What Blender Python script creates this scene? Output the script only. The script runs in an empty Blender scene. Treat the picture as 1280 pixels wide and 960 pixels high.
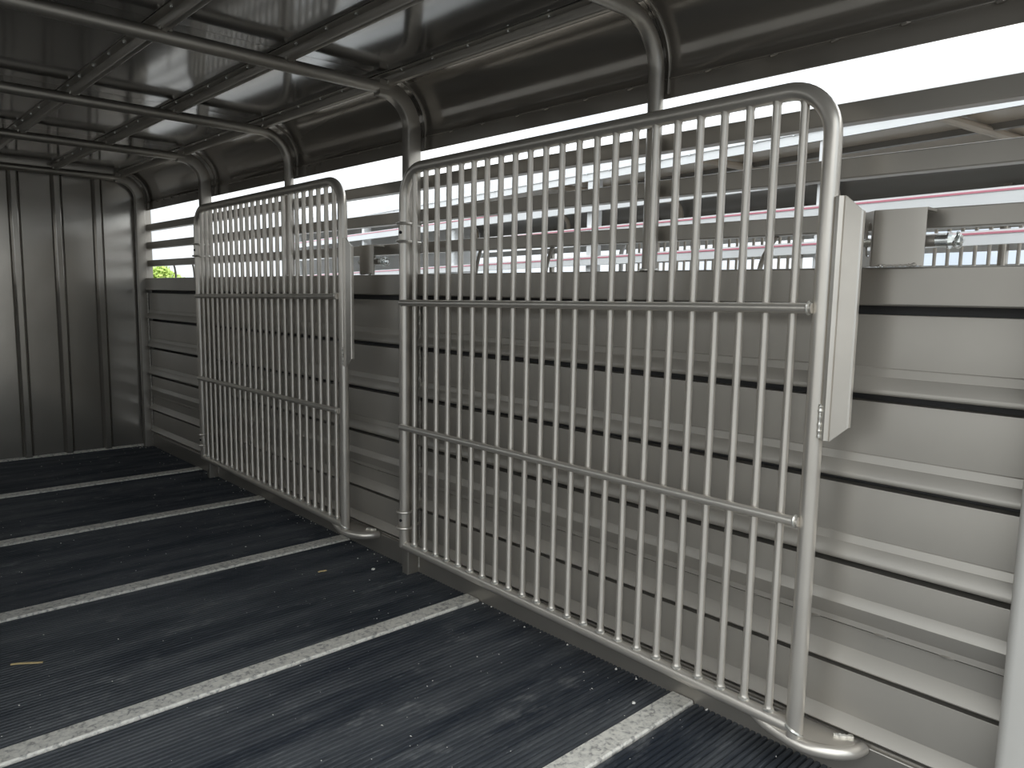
import bpy, bmesh, math, random
from mathutils import Vector, Matrix
random.seed(7)
S = bpy.context.scene
COL = S.collection
PI = math.pi

# ---------------------------------------------------------------- camera
YAW, PITCH, ROLL, FPX = math.radians(43.0314), math.radians(6.7795), math.radians(0.9872), 935.08
CAM_Z = 1.0972
cd = bpy.data.cameras.new('camera'); cam = bpy.data.objects.new('camera', cd); COL.objects.link(cam)
cd.sensor_width = 36.0; cd.sensor_fit = 'HORIZONTAL'; cd.lens = FPX / 1280 * 36.0
cd.clip_start = 0.02; cd.clip_end = 500
fw = Vector((math.sin(YAW)*math.cos(PITCH), math.cos(YAW)*math.cos(PITCH), -math.sin(PITCH)))
rt = Vector((math.cos(YAW), -math.sin(YAW), 0)); up = rt.cross(fw)
r2 = rt*math.cos(ROLL) + up*math.sin(ROLL); u2 = up*math.cos(ROLL) - rt*math.sin(ROLL)
M = Matrix((r2, u2, -fw)).transposed().to_4x4(); M.translation = (0, 0, CAM_Z)
cam.matrix_world = M
S.camera = cam

# ---------------------------------------------------------------- sky
world = bpy.data.worlds.new('world'); S.world = world; world.use_nodes = True
nt = world.node_tree; nt.nodes.clear()
wo = nt.nodes.new('ShaderNodeOutputWorld'); bg = nt.nodes.new('ShaderNodeBackground')
tc = nt.nodes.new('ShaderNodeTexCoord'); nz = nt.nodes.new('ShaderNodeTexNoise')
cr = nt.nodes.new('ShaderNodeValToRGB')
nz.inputs['Scale'].default_value = 2.2; nz.inputs['Detail'].default_value = 5
cr.color_ramp.elements[0].position = 0.40; cr.color_ramp.elements[0].color = (0.50, 0.575, 0.65, 1)
cr.color_ramp.elements[1].position = 0.58; cr.color_ramp.elements[1].color = (0.97, 1.0, 1.0, 1)
nt.links.new(tc.outputs['Generated'], nz.inputs['Vector']); nt.links.new(nz.outputs['Fac'], cr.inputs['Fac'])
nt.links.new(cr.outputs['Color'], bg.inputs['Color']); nt.links.new(bg.outputs[0], wo.inputs[0])
# overcast luminance: the zenith brighter than the horizon
sx = nt.nodes.new('ShaderNodeSeparateXYZ'); nt.links.new(tc.outputs['Generated'], sx.inputs[0])
ml = nt.nodes.new('ShaderNodeMath'); ml.operation = 'MULTIPLY_ADD'; ml.use_clamp = False
mx0 = nt.nodes.new('ShaderNodeMath'); mx0.operation = 'MAXIMUM'; mx0.inputs[1].default_value = 0.0
nt.links.new(sx.outputs['Z'], mx0.inputs[0]); nt.links.new(mx0.outputs[0], ml.inputs[0])
ml.inputs[1].default_value = 1.9; ml.inputs[2].default_value = 0.8
nt.links.new(ml.outputs[0], bg.inputs['Strength'])

# ---------------------------------------------------------------- exposure
vs = S.view_settings
vs.view_transform = 'Standard'; vs.look = 'None'; vs.gamma = 1.0; vs.use_curve_mapping = False
vs.exposure = 0.78

# ---------------------------------------------------------------- materials
def mat(name, color, rough=0.5, metal=0.0, coat=0.0, noise=0.0, nscale=8.0, bump=0.0, bscale=40.0, stretch=None, spec=0.5):
    m = bpy.data.materials.new(name); m.use_nodes = True
    n = m.node_tree.nodes; l = m.node_tree.links; b = n['Principled BSDF']
    b.inputs['Base Color'].default_value = (*color, 1); b.inputs['Roughness'].default_value = rough
    b.inputs['Metallic'].default_value = metal; b.inputs['Coat Weight'].default_value = coat
    b.inputs['Coat Roughness'].default_value = 0.12; b.inputs['Specular IOR Level'].default_value = spec
    t = n.new('ShaderNodeTexCoord'); mp = n.new('ShaderNodeMapping'); l.new(t.outputs['Object'], mp.inputs['Vector'])
    if stretch: mp.inputs['Scale'].default_value = stretch
    if noise:
        x = n.new('ShaderNodeTexNoise'); x.inputs['Scale'].default_value = nscale; x.inputs['Detail'].default_value = 4
        l.new(mp.outputs[0], x.inputs['Vector'])
        r = n.new('ShaderNodeValToRGB')
        r.color_ramp.elements[0].position = 0.3; r.color_ramp.elements[1].position = 0.7
        r.color_ramp.elements[0].color = (*[c*(1-noise) for c in color], 1)
        r.color_ramp.elements[1].color = (*[min(1, c*(1+noise)) for c in color], 1)
        l.new(x.outputs['Fac'], r.inputs['Fac']); l.new(r.outputs['Color'], b.inputs['Base Color'])
    if bump:
        x = n.new('ShaderNodeTexNoise'); x.inputs['Scale'].default_value = bscale; x.inputs['Detail'].default_value = 3
        l.new(mp.outputs[0], x.inputs['Vector'])
        bp = n.new('ShaderNodeBump'); bp.inputs['Strength'].default_value = bump; bp.inputs['Distance'].default_value = 0.01
        l.new(x.outputs['Fac'], bp.inputs['Height']); l.new(bp.outputs['Normal'], b.inputs['Normal'])
    return m

PAINT_C = (0.36, 0.334, 0.296)
PAINT = mat('taupe_metallic_paint', PAINT_C, 0.36, 0.7, 0.2, noise=0.05, nscale=5)
TUBE_LIT = mat('taupe_tube_light_tint', (0.645, 0.60, 0.535), 0.33, 0.65, 0.3, noise=0.05, nscale=9)  # same trailer paint made lighter, with the bright highlights put into the colour
SHEET = mat('taupe_sheet_paint', (0.405, 0.376, 0.333), 0.42, 0.5, 0.15, noise=0.05, nscale=4, bump=0.10, bscale=2.2)
SHOULDER_SHADE = mat('taupe_shoulder_shade_tint', (0.275, 0.250, 0.218), 0.16, 0.6, 0.6, noise=0.04, nscale=4, bump=0.12, bscale=1.9)  # same trailer paint darkened; the shade under the roof is in the colour
ROOF_SHADE = mat('taupe_roof_shade_tint', (0.155, 0.147, 0.136), 0.10, 0.5, 1.0, noise=0.04, nscale=4, bump=0.16, bscale=1.9)  # darkest copy of that paint, roof shade put into the base colour
NOSEM = mat('taupe_nose_sheet', (0.42, 0.394, 0.357), 0.19, 0.7, 0.5, noise=0.04, nscale=4, bump=0.26, bscale=3.0)
REAR_LIT = mat('taupe_frame_light_tint', (0.62, 0.595, 0.55), 0.4, 0.15, 0.3, noise=0.03, nscale=6)  # paler copy of the taupe paint, rear daylight put into the colour
WELD = mat('bright_weld', (0.62, 0.60, 0.55), 0.3, 0.6, 0, noise=0.25, nscale=120)
SLIT_SHADE = mat('painted_slit_shade', (0.075, 0.073, 0.072), 0.7)  # dark tone painted behind the slits to give the shade below sill and ribs
DARKGAP = mat('black_undercoat', (0.018, 0.018, 0.020), 0.7)
ZINC = mat('zinc_plated_steel', (0.72, 0.74, 0.72), 0.22, 0.95, 0, noise=0.2, nscale=60)
WHITE = mat('white_paint', (0.80, 0.81, 0.81), 0.35, 0.0, 0.3, noise=0.03, nscale=6)
RED = mat('red_pinstripe', (0.66, 0.25, 0.31), 0.4)
TAN = mat('tan_inner_paint', (0.62, 0.54, 0.45), 0.35, 0.0, 0.3)
DARKIN = mat('dark_inner_paint', (0.30, 0.29, 0.275), 0.3, 0.3, 0.3)
DECK_BOUNCE = mat('pale_bounce_deck', (0.56, 0.53, 0.49), 0.8, noise=0.2)  # unseen deck made pale to bounce light up onto the ceiling lining
GRAVEL = mat('dark_gravel', (0.13, 0.127, 0.122), 0.9, noise=0.3, nscale=30, bump=0.5, bscale=120)
GRASS = mat('grass_ground', (0.16, 0.24, 0.06), 0.9, noise=0.3, nscale=3)
LEAF = mat('yellow_green_leaves', (0.36, 0.48, 0.09), 0.6, noise=0.4, nscale=2)
BARK = mat('bark', (0.16, 0.12, 0.09), 0.9, noise=0.3, nscale=10)
STRAW = mat('pale_wood_shaving', (0.75, 0.58, 0.30), 0.7, noise=0.2, nscale=60)
CHIP = mat('white_chip', (0.75, 0.73, 0.68), 0.8)

def rubber():
    m = bpy.data.materials.new('black_ribbed_rubber'); m.use_nodes = True
    n = m.node_tree.nodes; l = m.node_tree.links; b = n['Principled BSDF']
    t = n.new('ShaderNodeTexCoord')
    def layer(scale, ns, det, p0, p1, c0, c1):
        mp = n.new('ShaderNodeMapping'); mp.inputs['Scale'].default_value = scale; l.new(t.outputs['Object'], mp.inputs['Vector'])
        x = n.new('ShaderNodeTexNoise'); x.inputs['Scale'].default_value = ns; x.inputs['Detail'].default_value = det; x.inputs['Roughness'].default_value = 0.65
        l.new(mp.outputs[0], x.inputs['Vector'])
        r = n.new('ShaderNodeValToRGB'); e = r.color_ramp.elements
        e[0].position = p0; e[0].color = (*c0, 1); e[1].position = p1; e[1].color = (*c1, 1)
        l.new(x.outputs['Fac'], r.inputs['Fac']); return r.outputs['Color']
    def addc(a, c):
        mx = n.new('ShaderNodeMix'); mx.data_type = 'RGBA'; mx.blend_type = 'ADD'; mx.inputs[0].default_value = 1.0
        l.new(a, mx.inputs[6]); l.new(c, mx.inputs[7]); return mx.outputs[2]
    base = layer((0.8, 5.0, 1), 1.5, 6, 0.38, 0.72, (0.020, 0.025, 0.034), (0.105, 0.110, 0.116))
    streak = layer((5, 70, 1), 2.0, 4, 0.58, 0.82, (0, 0, 0), (0.10, 0.10, 0.097))
    dust = layer((2.2, 4, 1), 2.3, 8, 0.58, 0.80, (0, 0, 0), (0.14, 0.137, 0.13))
    l.new(addc(addc(base, streak), dust), b.inputs['Base Color'])
    b.inputs['Roughness'].default_value = 0.6; b.inputs['Specular IOR Level'].default_value = 0.35
    return m
RUBBER = rubber()

def worn_metal():
    m = bpy.data.materials.new('scuffed_metal_strip'); m.use_nodes = True
    n = m.node_tree.nodes; l = m.node_tree.links; b = n['Principled BSDF']
    t = n.new('ShaderNodeTexCoord'); mp = n.new('ShaderNodeMapping'); mp.inputs['Scale'].default_value = (1, 1, 1)
    l.new(t.outputs['Object'], mp.inputs['Vector'])
    x = n.new('ShaderNodeTexNoise'); x.inputs['Scale'].default_value = 75; x.inputs['Detail'].default_value = 8; x.inputs['Distortion'].default_value = 0.5
    l.new(mp.outputs[0], x.inputs['Vector'])
    r = n.new('ShaderNodeValToRGB'); e = r.color_ramp.elements
    e[0].position = 0.36; e[0].color = (0.36, 0.345, 0.32, 1); e[1].position = 0.60; e[1].color = (0.80, 0.77, 0.70, 1)
    e2 = r.color_ramp.elements.new(0.43); e2.color = (0.62, 0.595, 0.545, 1)
    l.new(x.outputs['Fac'], r.inputs['Fac']); l.new(r.outputs['Color'], b.inputs['Base Color'])
    b.inputs['Roughness'].default_value = 0.40; b.inputs['Metallic'].default_value = 0.1
    return m
STRIP = worn_metal()

# ---------------------------------------------------------------- mesh helpers
class MB:
    def __init__(s): s.v = []; s.f = []
    def add(s, vs, fs):
        o = len(s.v); s.v += [tuple(p) for p in vs]; s.f += [tuple(i+o for i in f) for f in fs]; return s
    def box(s, x0, x1, y0, y1, z0, z1):
        return s.add([(x0,y0,z0),(x1,y0,z0),(x1,y1,z0),(x0,y1,z0),(x0,y0,z1),(x1,y0,z1),(x1,y1,z1),(x0,y1,z1)],
                     [(0,3,2,1),(4,5,6,7),(0,1,5,4),(1,2,6,5),(2,3,7,6),(3,0,4,7)])
    def tube(s, path, r, n=14, cap=True, sect=None, up=None):
        """sweep a circle (or the section [(a,b)..]) along a path; r may be a list"""
        P = [Vector(p) for p in path]; N = len(P)
        rr = r if isinstance(r, (list, tuple)) else [r]*N
        T = []
        for i in range(N):
            a = (P[i]-P[i-1]).normalized() if i else None
            b = (P[i+1]-P[i]).normalized() if i < N-1 else None
            T.append((a+b).normalized() if a and b else (a or b))
        u = Vector(up) if up else (Vector((0,0,1)) if abs(T[0].z) < 0.9 else Vector((1,0,0)))
        vs = []
        for i in range(N):
            t = T[i]; u = (u - t*u.dot(t)).normalized(); w = t.cross(u)
            k = 1.0
            if 0 < i < N-1:
                c = (P[i]-P[i-1]).normalized().dot(t); k = 1/max(c, 0.5)
            if sect:
                vs += [P[i] + u*a + w*b for a, b in sect]
            else:
                vs += [P[i] + (u*math.cos(2*PI*j/n) + w*math.sin(2*PI*j/n))*rr[i] for j in range(n)]
        n = len(sect) if sect else n
        fs = [(i*n+j, i*n+(j+1) % n, (i+1)*n+(j+1) % n, (i+1)*n+j) for i in range(N-1) for j in range(n)]
        if cap: fs += [tuple(range(n-1, -1, -1)), tuple((N-1)*n+j for j in range(n))]
        return s.add(vs, fs)
    def extrude(s, prof, axis, a0, a1, closed=False):
        """extrude an open/closed 2D profile along an axis. prof: [(p,q)]; x:(y,z) y:(x,z) z:(x,y)"""
        def pt(p, q, a): return (a,p,q) if axis == 'x' else (p,a,q) if axis == 'y' else (p,q,a)
        n = len(prof)
        vs = [pt(p,q,a0) for p, q in prof] + [pt(p,q,a1) for p, q in prof]
        fs = [(i,(i+1) % n,n+(i+1) % n,n+i) for i in range(n if closed else n-1)]
        if closed: fs += [tuple(range(n-1,-1,-1)), tuple(range(n,2*n))]
        return s.add(vs, fs)
    def build(s, name, m, parent=None, smooth=True, ang=35, bevel=0, origin=None):
        me = bpy.data.meshes.new(name); o0 = Vector(origin) if origin else None
        vs = [tuple(Vector(v)-o0) for v in s.v] if o0 else s.v
        me.from_pydata(vs, [], s.f); me.validate()
        bm = bmesh.new(); bm.from_mesh(me)
        bmesh.ops.recalc_face_normals(bm, faces=bm.faces)
        bm.to_mesh(me); bm.free()
        me.materials.append(m)
        if smooth:
            me.polygons.foreach_set('use_smooth', [True]*len(me.polygons)); me.set_sharp_from_angle(angle=math.radians(ang))
        o = bpy.data.objects.new(name, me); COL.objects.link(o)
        if o0: o.location = o0
        if parent: o.parent = parent
        if bevel:
            b = o.modifiers.new('bevel', 'BEVEL'); b.width = bevel; b.segments = 2; b.limit_method = 'ANGLE'
        return o

def arc(c, r, a0, a1, n, f):
    return [f(c[0]+r*math.cos(a0+(a1-a0)*i/n), c[1]+r*math.sin(a0+(a1-a0)*i/n)) for i in range(n+1)]
def empty(name, loc=(0,0,0), rz=0):
    o = bpy.data.objects.new(name, None); o.location = loc; o.rotation_euler = (0,0,rz); o.empty_display_size = 0.1
    COL.objects.link(o); return o
def tag(o, label=None, cat=None, group=None, kind=None):
    if label: o['label'] = label
    if cat: o['category'] = cat
    if group: o['group'] = group
    if kind: o['kind'] = kind
    return o
def copy_part(o, parent, name=None):
    c = o.copy(); c.parent = parent; COL.objects.link(c); return c
def rrect(w, h, r, n=3):
    pts = []
    for cx, cy, a in ((w/2-r,h/2-r,0),(-w/2+r,h/2-r,PI/2),(-w/2+r,-h/2+r,PI),(w/2-r,-h/2+r,1.5*PI)):
        pts += [(cx+r*math.cos(a+PI/2*i/n), cy+r*math.sin(a+PI/2*i/n)) for i in range(n+1)]
    return pts

# ================================================================ our trailer: shell
XL, XR = -0.36, 1.70          # inner faces of the side walls
Y0, Y1 = 0.20, 5.57           # rear opening, nose wall
SILL, SLOT = 1.170, 1.622     # top of the side sheet, top of the open slot
CEIL = 1.868
POST = {0: 0.30, 1: 1.265, 2: 2.358, 3: 3.375, 4: 4.363, 5: 5.525}
FULL = (0, 2, 4, 5)

# ---- ground and surroundings
g = MB().add([(-60,-60,-0.45),(90,-60,-0.45),(90,60,-0.45),(-60,60,-0.45)], [(0,1,2,3)]).build('ground', GRAVEL, smooth=False)
tag(g, 'dark gravel lot under and around the trailers', 'ground', kind='structure')

# ---- floor
floor = MB().box(XL-0.05, XR+0.02, Y0-0.02, Y1+0.03, -0.10, -0.030).build('floor', DARKGAP, smooth=False)
tag(floor, 'black ribbed rubber plank floor crossed by scuffed metal strips', 'floor', kind='structure')
STR = [1.060, 1.963, 2.853, 3.715, 4.580]; SW = 0.072
def plank(ya, yb):
    n = max(3, round((yb-ya)/0.0165)); p = (yb-ya)/n; prof = [(ya+0.0015, -0.03)]
    for i in range(n):
        a = ya+0.0015 + (yb-ya-0.003)/n*i; q = (yb-ya-0.003)/n
        prof += [(a+q*0.04, -0.008), (a+q*0.20, -0.0004), (a+q*0.34, 0.0), (a+q*0.62, 0.0), (a+q*0.76, -0.0004), (a+q*0.92, -0.008)]
    prof += [(yb-0.0015, -0.03)]
    return MB().extrude(prof, 'x', XL, XR-0.008).build('rubber_plank', RUBBER, floor, smooth=False)
edges = [Y0] + STR + [Y1]
for i in range(len(edges)-1):
    a = edges[i] + (SW if i else 0); b = edges[i+1]
    k = 3
    for j in range(k): plank(a+(b-a)*j/k, a+(b-a)*(j+1)/k)
for y in STR:
    o = MB().extrude([(y,-0.03),(y,0.002),(y+0.004,0.006),(y+SW-0.004,0.006),(y+SW,0.002),(y+SW,-0.03)], 'x', XL, XR-0.012, True).build('metal_strip', STRIP, floor, smooth=False)
    o['label'] = 'scuffed bare metal strip between rubber planks'
MB().extrude([(Y1-0.022,-0.02),(Y1-0.022,0.004),(Y1-0.004,0.012),(Y1,0.012),(Y1,-0.02)], 'x', XL, XR, True).build('nose_trim', STRIP, floor, smooth=False)

# ---- right wall
def rib_upper(zt):
    return [(1.700,zt),(1.6978,zt-0.0022),(1.6935,zt-0.020),(1.6915,zt-0.0222),(1.6815,zt-0.046),(1.6802,zt-0.051),(1.6808,zt-0.0555),(1.6835,zt-0.0585),(1.730,zt-0.0595)]
def rib_lower(zt, hgt):
    return [(1.700,zt),(1.698,zt-0.002),(1.682,zt-hgt*0.54),(1.680,zt-hgt*0.60),(1.682,zt-hgt*0.66),(1.694,zt-hgt*0.76),(1.728,zt-hgt*0.77)]
wallR = MB()
wallR.box(1.684, 1.760, Y0, Y1, 1.088, SILL)               # top rail of the sheet side (sill)
wall_right = wallR.build('wall_right', PAINT, bevel=0.004)
tag(wall_right, 'taupe metal trailer side with pressed ribs below an open slot', 'wall', kind='structure')
MB().box(1.742, 1.760, Y0, Y1, -0.1, 1.088).build('outer_skin', SLIT_SHADE, wall_right, smooth=False)  # skin coloured dark, standing in for shade inside the slits
MB().box(1.691, 1.715, Y0, Y1, -0.03, 0.088).build('kick_plate', PAINT, wall_right, bevel=0.003)
S1 = [(1.730,1.069),(1.7005,1.068),(1.700,1.066)] + rib_upper(0.954)
S2 = [(1.730,0.878),(1.7005,0.877),(1.700,0.875)] + rib_upper(0.760)
S3 = [(1.730,0.684),(1.7005,0.683),(1.700,0.681)] + rib_upper(0.570)
S4 = [(1.730,0.494),(1.7005,0.493),(1.700,0.491),(1.700,0.427),(1.690,0.409),(1.6885,0.404),(1.694,0.376),(1.697,0.370),(1.6965,0.3565),(1.710,0.3565)]
S5 = [(1.715,0.3540),(1.6985,0.3538),(1.700,0.345)] + rib_lower(0.303,0.056)
S6 = [(1.730,0.248),(1.7005,0.247),(1.700,0.245)] + rib_lower(0.143,0.050)
S7 = [(1.730,0.094),(1.7005,0.093),(1.700,0.06)]
def bay(a, b):
    for pr in (S1, S2, S3, S4, S5, S6, S7):
        MB().extrude(pr, 'y', a, b).build('wall_panel', SHEET, wall_right, ang=24)
    # tack welds along the lapped joint
    m = MB(); y = a+0.09
    while y < b-0.05:
        L = 0.022+random.random()*0.012
        m.tube([(1.6975,y,0.3555),(1.6965,y+L*0.3,0.3550),(1.6965,y+L*0.7,0.3550),(1.6975,y+L,0.3555)], [0.001,0.0035,0.0035,0.001], 6)
        y += 0.13+random.random()*0.06
    m.build('tack_weld', PAINT, wall_right)
bay(Y0+0.02, POST[2]); bay(POST[2], POST[4]); bay(POST[4], Y1)

def bead(path_fn, n, r, name, parent, m=WELD):
    pts = [path_fn(i/(n-1)) for i in range(n)]
    rr = [r*(0.55+0.75*random.random()) for _ in pts]
    return MB().tube(pts, rr, 6).build(name, m, parent)

# posts: round tubes (short) and box posts (down to the floor)
for k in (1, 3):
    MB().tube([(1.688,POST[k],1.70),(1.688,POST[k],SILL)], 0.021, 16).build('round_post', PAINT, wall_right)
    bead(lambda t: (1.688+0.022*math.cos(t*2*PI), POST[k]+0.022*math.sin(t*2*PI), SILL+0.002), 22, 0.004, 'weld_bead', wall_right)
for k in (2, 4, 5):
    yy = POST[k]
    MB().extrude([(1.640+a, yy+b) for a, b in [(p+0.030, q) for p, q in rrect(0.060, 0.042, 0.006)]], 'z', -0.02, 1.70, True).build('box_post', PAINT, wall_right)
    for s in (-1, 1):
        zs = [0.02, 0.45] if s < 0 else [0.02, 0.2]
        bead(lambda t: (1.693, yy-0.024, 0.02+1.05*t), 110, 0.0050, 'weld_bead', wall_right) if s < 0 else None
MB().extrude([(1.665+a, 0.298+b) for a, b in rrect(0.085, 0.10, 0.02, 4)], 'z', -0.05, 1.86, True).build('rear_post', REAR_LIT, wall_right)
# slot rails outside the posts
for za, zb in ((1.489,1.534), (1.367,1.413), (1.248,1.290)):
    MB().box(1.722, 1.760, Y0, Y1, za+0.003, zb+0.003).build('slot_rail', PAINT, wall_right, bevel=0.003)
# bent rod tie loops between the lowest rail and the sill
for y in (5.15, 4.82, 4.02, 2.76, 2.075, 1.72, 0.955):
    pts = [(1.775-0.03*(1-t)**2, y-0.03+0.06*t+0.012*math.sin(t*PI), 1.253-0.086*t) for t in [i/8 for i in range(9)]]
    MB().tube(pts, 0.0065, 8).build('tie_loop', PAINT, wall_right)

# ---- left wall (behind the frame edge, lets daylight in through the same slot)
YD = 1.55     # wall left out from the rear frame to here, an added opening for daylight
wl = MB().box(XL-0.06, XL, YD, Y1, -0.1, SILL).build('wall_left', PAINT, smooth=False)
tag(wl, 'taupe metal trailer side opposite the gates', 'wall', kind='structure')
for za, zb in ((1.489,1.534), (1.367,1.413), (1.248,1.290)):
    MB().box(XL-0.06, XL-0.02, YD, Y1, za, zb).build('slot_rail', PAINT, wl)
for k in (0,2,3,4,5):
    MB().tube([(XL-0.01,POST[k],1.75),(XL-0.01,POST[k],SILL if k > 2 else -0.03)], 0.021, 12).build('round_post', PAINT, wl)

# ---- nose wall
wf = MB().box(XL-0.05, XR+0.06, Y1+0.012, Y1+0.04, -0.1, 1.90).build('wall_front', PAINT, smooth=False)
tag(wf, 'glossy taupe nose wall of vertical pressed panels', 'wall', kind='structure')
ribx = [1.422-0.2335*i for i in range(8)]     # rib centres
def rib_profile(c):
    return [(c-0.034,Y1+0.010),(c-0.030,Y1+0.008),(c-0.016,Y1-0.020),(c-0.013,Y1-0.022),(c+0.013,Y1-0.022),(c+0.016,Y1-0.020),(c+0.030,Y1+0.008),(c+0.034,Y1+0.010)]
for i, c in enumerate(ribx):
    MB().extrude(rib_profile(c), 'z', 0.008, 1.835).build('pressed_rib', NOSEM, wf, ang=25)
    x1 = XR-0.004 if i == 0 else ribx[i-1]-0.034
    MB().box(c+0.034, x1, Y1+0.002, Y1+0.012, 0.008, 1.835).build('nose_panel', NOSEM, wf)
MB().box(XL, ribx[-1]-0.034, Y1+0.002, Y1+0.012, 0.008, 1.835).build('nose_panel', NOSEM, wf)

# ---- ceiling
ceil = MB().box(XL+0.10, 1.56, Y0, Y1, CEIL+0.012, CEIL+0.02).build('ceiling', PAINT, smooth=False)
tag(ceil, 'glossy taupe trailer roof with tubular bows and stringers', 'ceiling', kind='structure')
STX = [1.565, 1.180, 0.795, 0.410, 0.025]
by = [Y0] + [POST[k] for k in (1,2,3,4)] + [Y1]
xe = [1.575] + STX[1:] + [XL+0.12]
for j in range(5):
    for i in range(5):
        m = MB()
        ya, yb = by[j]+0.001, by[j+1]-0.001; xa, xb = xe[i+1]+0.001, xe[i]-0.001
        n = 4
        sag = 0.004
        vs = []; fs = []
        for p in range(n+1):
            for q in range(n+1):
                u, v = p/n, q/n
                vs.append((xa+(xb-xa)*u, ya+(yb-ya)*v, CEIL - sag*math.sin(PI*u)*math.sin(PI*v)))
        for p in range(n):
            for q in range(n):
                a = p*(n+1)+q; fs.append((a,a+1,a+n+2,a+n+1))
        m.add(vs, fs).build('roof_panel', ROOF_SHADE, ceil, ang=60)
# curved shoulder from the last stringer down to the slot
R = 0.165
sh = [(1.575,CEIL)] + arc((1.724-R, CEIL-R), R, PI/2, 0, 10, lambda a, b: (a,b))[0:] + [(1.722,1.690),(1.7195,1.6835),(1.7185,1.680),(1.7200,1.6775),(1.7235,1.6770)]
sh_lo = [(1.7235,1.6830),(1.7235,SLOT+0.008),(1.7255,SLOT+0.007),(1.757,SLOT+0.040)]
for j in range(5):
    ya, yb = by[j]+0.001, by[j+1]-0.001
    MB().extrude(sh, 'y', ya, yb).build('shoulder_panel', SHOULDER_SHADE, ceil, ang=40)
    m = MB().extrude(sh_lo, 'y', ya, yb)
    y = ya+0.1
    while y < yb-0.06:
        m.tube([(1.7205,y,1.678),(1.7185,y+0.007,1.6775),(1.7185,y+0.017,1.6765),(1.7205,y+0.024,1.6765)], [0.001,0.0042,0.0042,0.001], 6)
        y += 0.13+random.random()*0.05
    m.build('edge_panel', SHOULDER_SHADE, ceil, ang=30)
MB().extrude([(1.757,SLOT+0.038),(1.757,1.75),(1.75,1.80),(1.70,1.87),(1.60,1.892),(1.4,1.895),(1.4,1.888)], 'y', Y0, Y1).build('outer_shoulder', PAINT, ceil)
sl = [(XL-0.03+ (1.724-a), b) for a, b in sh+sh_lo]
MB().extrude(sl, 'y', Y0, Y1).build('shoulder_panel', SHOULDER_SHADE, ceil, ang=40)
# bows
ZB = 1.824
for k in (1, 2, 3, 4, 5):
    y = POST[k]
    left = [(XL+0.012,y,1.66)] + arc((XL+0.152,ZB-0.14),0.14,PI,PI/2,8,lambda a,b:(a,y,b))
    if k in (1, 3):
        right = arc((1.688-0.14,ZB-0.14),0.14,PI/2,0,12,lambda a,b:(a,y,b)) + [(1.688,y,1.62)]
        MB().tube(left+right, 0.0215, 16).build('bow_tube', PAINT, ceil)
    else:
        MB().tube(left+[(1.56,y,ZB)], 0.0215, 16).build('bow_tube', PAINT, ceil)
        right = [(1.52,y,ZB)] + arc((1.670-0.13,ZB-0.13),0.13,PI/2,0,12,lambda a,b:(a,y,b)) + [(1.670,y,1.62)]
        MB().tube(right, 0, sect=rrect(0.058,0.040,0.006), up=(0,0,1)).build('bow_elbow', PAINT, ceil, ang=30)
    MB().tube([(1.60,y-0.017,CEIL-0.002)] + arc((1.722-0.163,CEIL-0.002-0.163),0.163,PI/2*0.85,0,10,lambda a,b:(a,y-0.017,b)) + [(1.7205,y-0.017,1.64)], 0.004, 6).build('seam_bead', PAINT, ceil)
    for x in STX:
        bead(lambda t: (x+0.016*math.cos(t*PI), y-0.022, ZB+0.012+0.014*math.sin(t*PI)), 9, 0.0045, 'weld_bead', ceil)
# stringers: folded channels with a row of screws
for x in STX:
    for j in range(5):
        a = by[j]; b = by[j+1]
        prof = [(x-0.036,CEIL-0.002),(x-0.036,CEIL-0.005),(x-0.013,CEIL-0.006),(x-0.012,CEIL-0.028),(x-0.009,CEIL-0.033),(x-0.003,CEIL-0.036),(x+0.004,CEIL-0.036),(x+0.009,CEIL-0.033),(x+0.011,CEIL-0.028),(x+0.011,CEIL-0.022),(x+0.016,CEIL-0.021),(x+0.017,CEIL-0.019),(x+0.014,CEIL-0.018),(x+0.012,CEIL-0.002)]
        o = MB().extrude(prof, 'y', a, b, True).build('stringer', PAINT, ceil, ang=30)
        m = MB(); y = a+0.08
        while y < b:
            m.tube([(x-0.025,y,CEIL-0.005),(x-0.025,y,CEIL-0.010)], 0.005, 6); y += 0.16+0.03*random.random()
        m.build('stringer_screw', ZINC, o, smooth=False)

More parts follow.
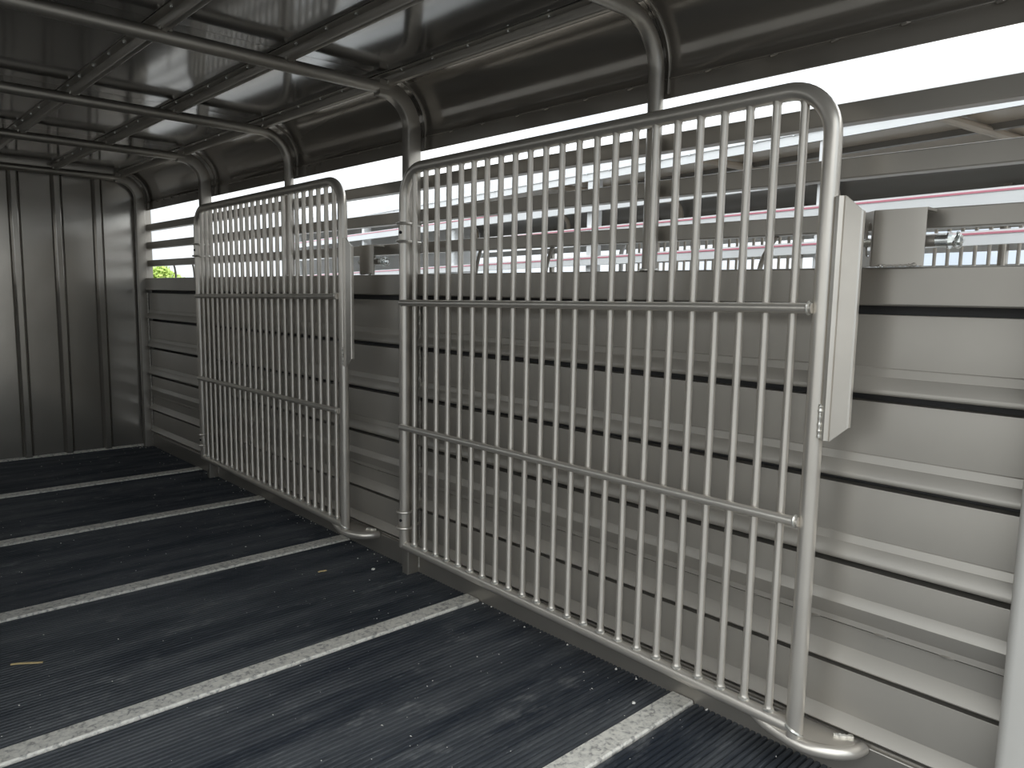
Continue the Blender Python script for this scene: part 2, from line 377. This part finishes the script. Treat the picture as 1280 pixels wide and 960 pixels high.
# ================================================================ gates
GX, GYL, GYR = 1.600, 2.303, 0.735          # plane, hinge side, latch side
RT = 0.0195
def gz(y, zl, zr): return zl + (zr-zl)*(GYL-y)/(GYL-GYR)
ZT_L, ZT_R, ZBOT_L, ZBOT_R = 1.541, 1.549, 0.140, 0.112
def top_z(y):
    """centre height of the bent frame tube at y"""
    r = 0.105; z = gz(y, ZT_L, ZT_R)
    d = min(GYL-y, y-GYR)
    if d < r: z = z - r + math.sqrt(max(0, r*r-(r-d)**2))
    return z
def make_gate(dy, label):
    root = empty('folding_gate', (GX, GYL+dy, 0.12))
    tag(root, label, 'gate')
    org = Vector((GX, GYL+dy, 0.12))
    def B(mb, name, m, parent=root, **k):
        mb.v = [tuple(Vector(v)+Vector((0,dy,0))-org) for v in mb.v]
        return mb.build(name, m, parent, **k)
    r = 0.105
    path = [(GX,GYL,ZBOT_L-0.004)] + [(GX,GYL,z) for z in (0.5,1.0)] + \
        arc((GYL-r, ZT_L-r), r, 0, PI/2, 12, lambda a, b: (GX,a,b)) + \
        arc((GYR+r, ZT_R-r), r, PI/2, PI, 12, lambda a, b: (GX,a,b)) + [(GX,GYR,1.0),(GX,GYR,0.5),(GX,GYR,ZBOT_R-0.018)]
    B(MB().tube(path, RT, 20), 'frame_tube', TUBE_LIT)
    B(MB().tube([(GX,GYL+0.012,ZBOT_L-0.0005),(GX,GYR+0.008,ZBOT_R)], 0.0175, 18), 'bottom_rail', TUBE_LIT)
    nb = 23
    for i in range(nb):
        y = GYL + (GYR-GYL)*(i+1)/(nb+1)
        zt, zb = top_z(y)-0.012, gz(y,ZBOT_L,ZBOT_R)+0.014
        zs = [zb, zb+0.004, zb+0.010, zb+0.015, zt-0.013, zt-0.008, zt-0.003]
        rr = [0.0135, 0.013, 0.0108, 0.0095, 0.0095, 0.0105, 0.0125]
        B(MB().tube([(GX,y,z) for z in zs], rr, 12), 'bar', TUBE_LIT)
        bd = MB(); 
        pts = [(GX-0.0115*math.sin(t)*1.0, y+0.0115*math.cos(t), zb+0.003+0.0015*random.random()) for t in [PI*q/8 for q in range(9)]]
        bd.tube(pts, [0.003+0.002*random.random() for _ in pts], 6)
        B(bd, 'weld_bead', WELD)
    for zl, zr in ((1.062,1.080),(0.600,0.604)):
        xx = GX-0.019
        B(MB().tube([(xx,GYL-0.004,zl),(xx,GYR+0.012,zr)], 0.0115, 14), 'cross_bar', TUBE_LIT)
        bd = MB(); c = (xx, GYR+0.02, zr); 
        pts = [(xx+0.0125*math.cos(t), GYR+0.0205, zr+0.0125*math.sin(t)) for t in [2*PI*q/12 for q in range(13)]]
        bd.tube(pts, [0.0022+0.0018*random.random() for _ in pts], 6); B(bd, 'weld_bead', WELD)
    # latch channel welded to the free upright
    z0, z1 = 0.795, 1.315
    pro = [(1.597,0.720),(1.587,0.7145),(1.5845,0.706),(1.5905,0.6985),(1.5875,0.694),(1.5905,0.661),(1.594,0.658),(1.604,0.658),
           (1.604,0.661),(1.597,0.6615),(1.5925,0.692),(1.5965,0.6985),(1.591,0.707),(1.592,0.711),(1.600,0.716)]
    def lim(y): 
        c = max(0.0, min(1.0, (0.694-y)/0.036)); return 0.034*c
    n = len(pro); m = MB()
    m.add([(x,y,z0+lim(y)) for x, y in pro] + [(x,y,z1-lim(y)) for x, y in pro],
          [(i,(i+1) % n,n+(i+1) % n,n+i) for i in range(n)] + [tuple(range(n-1,-1,-1)), tuple(range(n,2*n))])
    ch = B(m, 'latch_channel', TUBE_LIT, ang=20)
    bd = MB(); pts = [(1.586,0.7175,z0+0.004+0.075*i/24) for i in range(25)]
    bd.tube(pts, [0.002+0.0028*random.random() for _ in pts], 6); o = B(bd, 'weld_bead', WELD, parent=root)
    # half-round shoe that closes the foot against the wall
    sp = [(1.603,0.860,0.108),(1.602,0.82,0.096),(1.599,0.775,0.087),(1.595,0.730,0.083),(1.599,0.690,0.083),(1.622,0.648,0.083),(1.655,0.622,0.083),(1.689,0.614,0.083)]
    # smooth it
    q = []
    for i in range(len(sp)-1):
        p0 = Vector(sp[max(i-1,0)]); p1 = Vector(sp[i]); p2 = Vector(sp[i+1]); p3 = Vector(sp[min(i+2,len(sp)-1)])
        for t in (0, 0.34, 0.67):
            q.append(0.5*((2*p1)+(p2-p0)*t+(2*p0-5*p1+4*p2-p3)*t*t+(3*p1-p0-3*p2+p3)*t**3))
    q.append(Vector(sp[-1]))
    B(MB().tube(q, [0.006+0.0095*min(1, i/4) for i in range(len(q))], 14), 'foot_shoe', TUBE_LIT)
    poly = [(p.x+0.002, p.y) for p in q[5:]] + [(1.689,0.80),(1.615,0.83)]
    n = len(poly)
    B(MB().add([(x,y,0.089) for x, y in poly]+[(x,y,0.0955) for x, y in poly], [(i,(i+1) % n,n+(i+1) % n,n+i) for i in range(n)]+[tuple(range(n-1,-1,-1)),tuple(range(n,2*n))]),
      'foot_plate', TUBE_LIT, smooth=False)
    bd = MB(); pts = [(1.662+0.027*i/14+0.004*random.random(), 0.672-0.034*i/14, 0.098) for i in range(15)]
    bd.tube(pts, [0.003+0.004*random.random() for _ in pts], 6); B(bd, 'weld_bead', WELD)
    bd = MB(); pts = [(GX-0.019*math.sin(t), GYR+0.019*math.cos(t), 0.099+0.022*abs(math.cos(t/2))+0.001*random.random()) for t in [PI*j/12 for j in range(13)]]
    bd.tube(pts, [0.003+0.002*random.random() for _ in pts], 6); B(bd, 'weld_bead', WELD)
    # hinges: U-bolts round the upright, bolted to the post
    pf = POST[2]-0.021
    for zs in ((1.348,1.284),(0.272,0.210)):
        zm = (zs[0]+zs[1])/2
        B(MB().tube([(GX,GYL,zs[1]-0.006),(GX,GYL,zs[0]+0.006)], RT+0.0022, 20), 'hinge_sleeve', TUBE_LIT)
        for z in zs:
            d = Vector((1.668-GX, pf-GYL, 0)).normalized(); w = Vector((-d.y, d.x, 0))
            c = Vector((GX,GYL,z)); rr = RT+0.007
            pts = [c+w*rr+d*0.075] + [c + (w*math.cos(t)-d*math.sin(t))*rr for t in [PI*j/12 for j in range(13)]] + [c-w*rr+d*0.075]
            B(MB().tube(pts, 0.0052, 8), 'hinge_strap', TUBE_LIT)
            B(MB().tube([(1.672,pf+0.001,z+0.006),(1.672,pf-0.007,z+0.006)], 0.006, 6), 'hinge_bolt', ZINC)
        B(MB().tube([(GX-0.0205,GYL-0.006,zm),(GX-0.0235,GYL-0.007,zm)], 0.006, 8), 'set_screw', DARKGAP)
    return root
make_gate(0.0, 'taupe vertical-bar folding gate against the wall, the nearer and larger one in view')
make_gate(2.005, 'taupe vertical-bar folding gate at the far end beside the nose wall')

# ---- latch boxes on the sill
def latch_box(dy, label):
    root = empty('latch_box', (1.66, 0.60+dy, 1.170)); tag(root, label, 'latch', 'latch boxes on the sill')
    root.pop('group', None); org = Vector((1.66, 0.60, 1.170))
    def B(mb, name, m, parent=root, **k):
        mb.v = [tuple(Vector(v)-org) for v in mb.v]; return mb.build(name, m, parent, **k)
    z0, z1 = 1.171, 1.288
    B(MB().extrude([(1.661,0.5585),(1.658,0.5585),(1.657,0.560),(1.657,0.660),(1.661,0.660)], 'z', z0, z1, True), 'face_plate', PAINT)
    # slanted side plate with an oblong hole
    A = Vector((1.6585,0.660,0)); D = (Vector((1.712,0.712,0))-A); L = D.length; D.normalize(); N = Vector((D.y,-D.x,0))
    outer = [(0,z0),(L,z0),(L,z1),(0,z1)]
    cx, cz, hr, hh = 0.026, 1.229, 0.013, 0.024
    hole = [(cx+hr*math.cos(t), cz+(hh if math.sin(t) >= 0 else -hh)+hr*math.sin(t)) for t in [2*PI*i/20 for i in range(20)]]
    def corner(h):
        a = math.atan2((h[1]-cz)/(z1-z0), (h[0]-cx)/L); 
        dx, dz = math.cos(a), math.sin(a); s = min((L/2)/max(abs(dx)*L,1e-6)*1.0, ((z1-z0)/2)/max(abs(dz)*(z1-z0),1e-6))
        return (min(L,max(0,L/2+dx*L*s)), min(z1,max(z0,(z0+z1)/2+dz*(z1-z0)*s)))
    out = [corner(h) for h in hole]; n = 20; vs = []
    for off in (0, 0.004):
        for ring in (hole, out): vs += [A+D*u+N*off+Vector((0,0,z)) for u, z in ring]
    fs = []
    for i in range(n):
        j = (i+1) % n
        fs += [(i,j,n+j,n+i),(2*n+i,2*n+j,3*n+j,3*n+i),(i,j,2*n+j,2*n+i),(n+i,n+j,3*n+j,3*n+i)]
    B(MB().add(vs, fs), 'slotted_plate', PAINT, smooth=False)
    B(MB().box(1.661,1.712,0.558,0.66,1.283,1.2885), 'top_plate', PAINT)
    B(MB().tube([(1.684,0.66,1.222),(1.684,0.545,1.222)], 0.0125, 14), 'pin_tube', PAINT)
    pin = B(MB().tube([(1.684,0.70,1.222),(1.684,0.518,1.222)], 0.0095, 14), 'latch_pin', ZINC)
    B(MB().tube([(1.684,0.545,1.222),(1.684,0.523,1.222)], 0.0135, 14), 'pin_collar', ZINC)
    B(MB().tube([(1.684,0.523,1.222),(1.684,0.520,1.222)], 0.018, 16), 'pin_washer', ZINC)
    B(MB().tube([(1.684,0.520,1.222),(1.684,0.500,1.222),(1.684,0.496,1.222)], [0.011,0.011,0.006], 6), 'pin_nut', ZINC, smooth=False)
    pts = [(1.684+0.015*math.cos(t), 0.507+0.004*math.sin(2*t), 1.222+0.015*math.sin(t)) for t in [2*PI*i/16 for i in range(17)]]
    B(MB().tube(pts, 0.0025, 6), 'pin_clip', ZINC)
    bd = MB(); pts = [(1.655, 0.57+0.08*i/26, 1.171+0.002*random.random()) for i in range(27)]
    bd.tube(pts, [0.0015+(0.003*random.random() if i < 6 or i > 20 else 0.0005) for i in range(27)], 6); B(bd, 'weld_bead', PAINT)
    root.location.y = 0.60+dy
    return root
latch_box(0.0, 'taupe latch box with slotted side and zinc pin beside the nearer gate')
latch_box(2.045, 'taupe latch box with zinc pin on the sill between the two gates')

# ================================================================ litter on the floor
def sliver(name, a, b, w, z, m, label, cat):
    a, b = Vector((*a,z)), Vector((*b,z)); d = (b-a).normalized(); n = Vector((-d.y,d.x,0))
    pts = [a, a+(b-a)*0.3+n*w*0.3, a+(b-a)*0.7-n*w*0.1, b]
    o = MB().tube([p-a for p in pts], 0, sect=[(0.0015,w/2),(0.0015,-w/2),(-0.0015,-w/2*0.8),(-0.0015,w/2*0.8)], up=(0,0,1)).build(name, m, smooth=False)
    o.location = a; tag(o, label, cat); return o
sliver('wood_shaving', (0.352,2.497), (0.424,2.452), 0.007, 0.0035, STRAW, 'long yellow wood shaving lying on the near rubber planks at left', 'shaving')
sliver('wood_shaving', (1.385,2.580), (1.418,2.576), 0.009, 0.0035, STRAW, 'short pale wood shaving on rubber near the far gate foot', 'shaving')
def pebble(x, y, r, label):
    o = MB(); bm = bmesh.new(); bmesh.ops.create_icosphere(bm, subdivisions=1, radius=r)
    for v in bm.verts: v.co *= 0.75+0.5*random.random(); v.co.z *= 0.5
    bm.verts.ensure_lookup_table()
    o.add([tuple(v.co) for v in bm.verts], [tuple(v.index for v in f.verts) for f in bm.faces]); bm.free()
    zmin = min(v[2] for v in o.v)
    ob = o.build('crumb', CHIP, smooth=False); ob.location = (x, y, -zmin); tag(ob, label, 'crumb'); return ob
pebble(1.565, 2.468, 0.008, 'tan crumb on the rubber planks between the two gates')
pebble(1.560, 1.105+0.06, 0.006, 'white crumb beside the right end of the nearest metal strip')
m = MB()
for i in range(520):
    u = random.random()
    y = 0.6+ (Y1-0.65)*random.random()**1.0; x = XR-0.02-(1.75)*random.random()**1.5
    if any(s-0.004 < y < s+SW+0.004 for s in STR) and random.random() < 0.8: continue
    r = 0.0011+0.0022*random.random()**2.5; a = random.random()*PI
    z = 0.001
    c, s_ = math.cos(a), math.sin(a); k = 0.6+random.random()*1.2
    m.add([(x+c*r*k,y+s_*r*k,z),(x-s_*r,y+c*r,z+r*0.5),(x-c*r*k,y-s_*r*k,z),(x+s_*r,y-c*r,z),(x,y,z+r*1.0)], [(0,1,4),(1,2,4),(2,3,4),(3,0,4)])
for i in range(60):   # along the wall joint and in the far corner
    y = 1.0+4.5*random.random(); x = XR-0.012-0.03*random.random(); r = 0.002+0.003*random.random()
    if i < 18: x, y = XR-0.03-0.12*random.random(), Y1-0.03-0.10*random.random()
    m.add([(x+r,y,0.001),(x,y+r,0.001),(x-r,y,0.001),(x,y-r,0.001),(x,y,0.001+r)], [(0,1,4),(1,2,4),(2,3,4),(3,0,4)])
tag(m.build('floor_grit', CHIP, smooth=False), 'white grit scattered over the black rubber floor', 'grit', kind='stuff')

# ================================================================ the white trailer alongside
NY = math.atan(0.146)
nb = empty('livestock_trailer', (2.30, 0, -0.45), -NY)
tag(nb, 'white livestock trailer with red pinstriped rails standing beyond the slot', 'trailer')
def N_(mb, name, m, parent=None, **k):
    mb.v = [(x,y,z+0.45) for x, y, z in mb.v]
    return mb.build(name, m, parent or nb, **k)
NA, NB, NW = -1.6, 6.5, 2.0
cs = math.cos(NY)
N_(MB().box(0.0,0.03,NA,NB,0.0,1.165), 'side_sheet', WHITE)
N_(MB().box(NW-0.03,NW,NA,NB,0.0,1.165), 'side_sheet', WHITE)
N_(MB().box(0.03,NW-0.03,NA,NB,-0.08,0.0), 'deck', DECK_BOUNCE)
N_(MB().box(0.03,NW-0.03,NB-0.03,NB,0.0,1.80), 'nose_sheet', WHITE)
N_(MB().box(0.02,NW-0.02,NA,NB,-0.2,-0.08), 'chassis', DARKIN)
for y in (0.6, 1.5):
    for x in (-0.16, NW+0.0):
        w = N_(MB().tube([(x,y,-0.13),(x+0.16,y,-0.13)], 0.32, 28), 'wheel', DARKIN)
# roof shell: outer white skin with shoulders, inner tan lining
def shell(x0, z0, ztop, r, off):
    return [(x0,z0)] + arc((x0+r, ztop-r), r, PI, PI/2, 8, lambda a, b: (a,b))
outer = shell(0.0,1.621,1.845,0.13,0); outer += [(NW-a,b) for a, b in reversed(outer)]
N_(MB().extrude(outer,'y',NA,NB), 'roof_skin', WHITE, ang=40)
inr = shell(0.012,1.622,1.833,0.122,0); 
N_(MB().extrude(inr,'y',NA,NB), 'shoulder_lining', DARKIN, ang=40)
N_(MB().extrude([(NW-a,b) for a, b in inr],'y',NA,NB), 'shoulder_lining', DARKIN, ang=40)
N_(MB().box(0.14,NW-0.14,NA,NB,1.826,1.836), 'ceiling_lining', TAN)
m = MB(); y = NA+0.1
while y < NB:
    m.tube([(-0.001,y,1.656),(-0.006,y,1.656)], 0.006, 6); y += 0.155
tag(N_(m, 'roof_rivet', WHITE, smooth=False), kind='stuff')
N_(MB().box(-0.004,0.0,NA,NB,1.6535,1.6585), 'roof_seam', WHITE)
py = [1.163/cs-1.19*i for i in (2,1)] + [v/cs for v in (1.163, 2.33, 3.57, 4.875)] + [NB-0.05]
for y in py:
    N_(MB().extrude([(0.034+a,y+b) for a, b in rrect(0.060,0.040,0.005)],'z',1.16,1.74,True), 'slot_post', WHITE)
    N_(MB().extrude([(NW-0.034+a,y+0.25+b) for a, b in rrect(0.040,0.040,0.008)],'z',1.16,1.70,True), 'slot_post', PAINT)
    N_(MB().tube([(0.05,y+0.0,1.60)] + arc((0.15,1.70),0.10,PI,PI/2,6,lambda a,b:(a,y,b)) + arc((NW-0.15,1.70),0.10,PI/2,0,6,lambda a,b:(a,y+0.25*0,b)) + [(NW-0.05,y,1.6)], 0.02, 10), 'bow_tube', TAN)
for za, zb, sl, nm in ((1.482,1.531,0.0,'a'),(1.366,1.411,0.0,'b'),(1.258,1.298,-0.0105,'c')):
    zf = lambda y: sl*(y-0.6)
    def bar(x0,x1,a,b):
        m = MB(); 
        m.add([(x0,NA,a+zf(NA)),(x1,NA,a+zf(NA)),(x1,NB,a+zf(NB)),(x0,NB,a+zf(NB)),(x0,NA,b+zf(NA)),(x1,NA,b+zf(NA)),(x1,NB,b+zf(NB)),(x0,NB,b+zf(NB))],
              [(0,3,2,1),(4,5,6,7),(0,1,5,4),(1,2,6,5),(2,3,7,6),(3,0,4,7)]); return m
    rl = N_(bar(-0.012,0.004,za,zb), 'slot_rail', WHITE)
    st = bar(-0.0135,-0.0118,zb-0.011,zb-0.0055); st.v = [(x,y,z+0.45) for x, y, z in st.v]
    o = st.build('pinstripe', RED, rl); o['label'] = 'thin red pinstripe'
    N_(MB().box(NW-0.004,NW+0.012,NA,NB,za,zb), 'slot_rail', WHITE)
for x in (0.30,0.72,1.14,1.56):
    N_(MB().box(x-0.016,x+0.016,NA,NB,1.800,1.826), 'stringer', DARKIN)
# its own gates, folded along the far side
def nb_gate(ya, yb):
    m = MB()
    g_ = N_(MB().tube([(NW-0.13,ya,0.15),(NW-0.13,ya,1.45),(NW-0.13,ya+0.03,1.512),(NW-0.13,ya+0.09,1.54),(NW-0.13,yb-0.09,1.54),(NW-0.13,yb-0.03,1.512),(NW-0.13,yb,1.45),(NW-0.13,yb,0.15)],0.018,10), 'gate_frame', WHITE)
    k = int((yb-ya)/0.0645)
    for i in range(1,k):
        y = ya+(yb-ya)*i/k
        mb = MB().tube([(NW-0.13,y,0.3),(NW-0.13,y,1.53)],0.0095,8); mb.v = [(x,y_,z+0.45) for x, y_, z in mb.v]
        mb.build('gate_bar', TUBE_LIT, g_)
nb_gate(0.45, 2.05); nb_gate(2.55, 4.15)

# ================================================================ trees beyond the lot
def tree(x, y, h, w, label):
    root = empty('leafy_tree', (x,y,-0.45)); tag(root, label, 'tree', 'trees beyond the lot')
    MB().tube([(0,0,0),(0.05,0,h*0.25),(0,0.05,h*0.55)], [0.16,0.12,0.05], 8).build('trunk', BARK, root)
    m = MB()
    for i in range(1500):
        while True:
            p = Vector((random.uniform(-1,1),random.uniform(-1,1),random.uniform(-1,1)))
            if 0.35 < p.length < 1: break
        c = Vector((p.x*w*0.5*(1+0.2*math.sin(p.z*7)), p.y*w*0.5, h*0.6+p.z*h*0.4))
        a = Vector((random.gauss(0,1),random.gauss(0,1),random.gauss(0,1))).normalized(); b = a.orthogonal().normalized(); s = 0.16+0.14*random.random()
        m.add([c+a*s, c+b*s*0.5, c-a*s, c-b*s*0.5], [(0,1,2,3)])
    tag(m.build('foliage', LEAF, root, smooth=False), kind='stuff')
tree(21.2, 66, 3.5, 3.4, 'low yellow-green leafy tree seen through the far end of the slot')
tree(66, 60, 3.4, 6.0, 'low pale green tree seen beyond the white trailer')
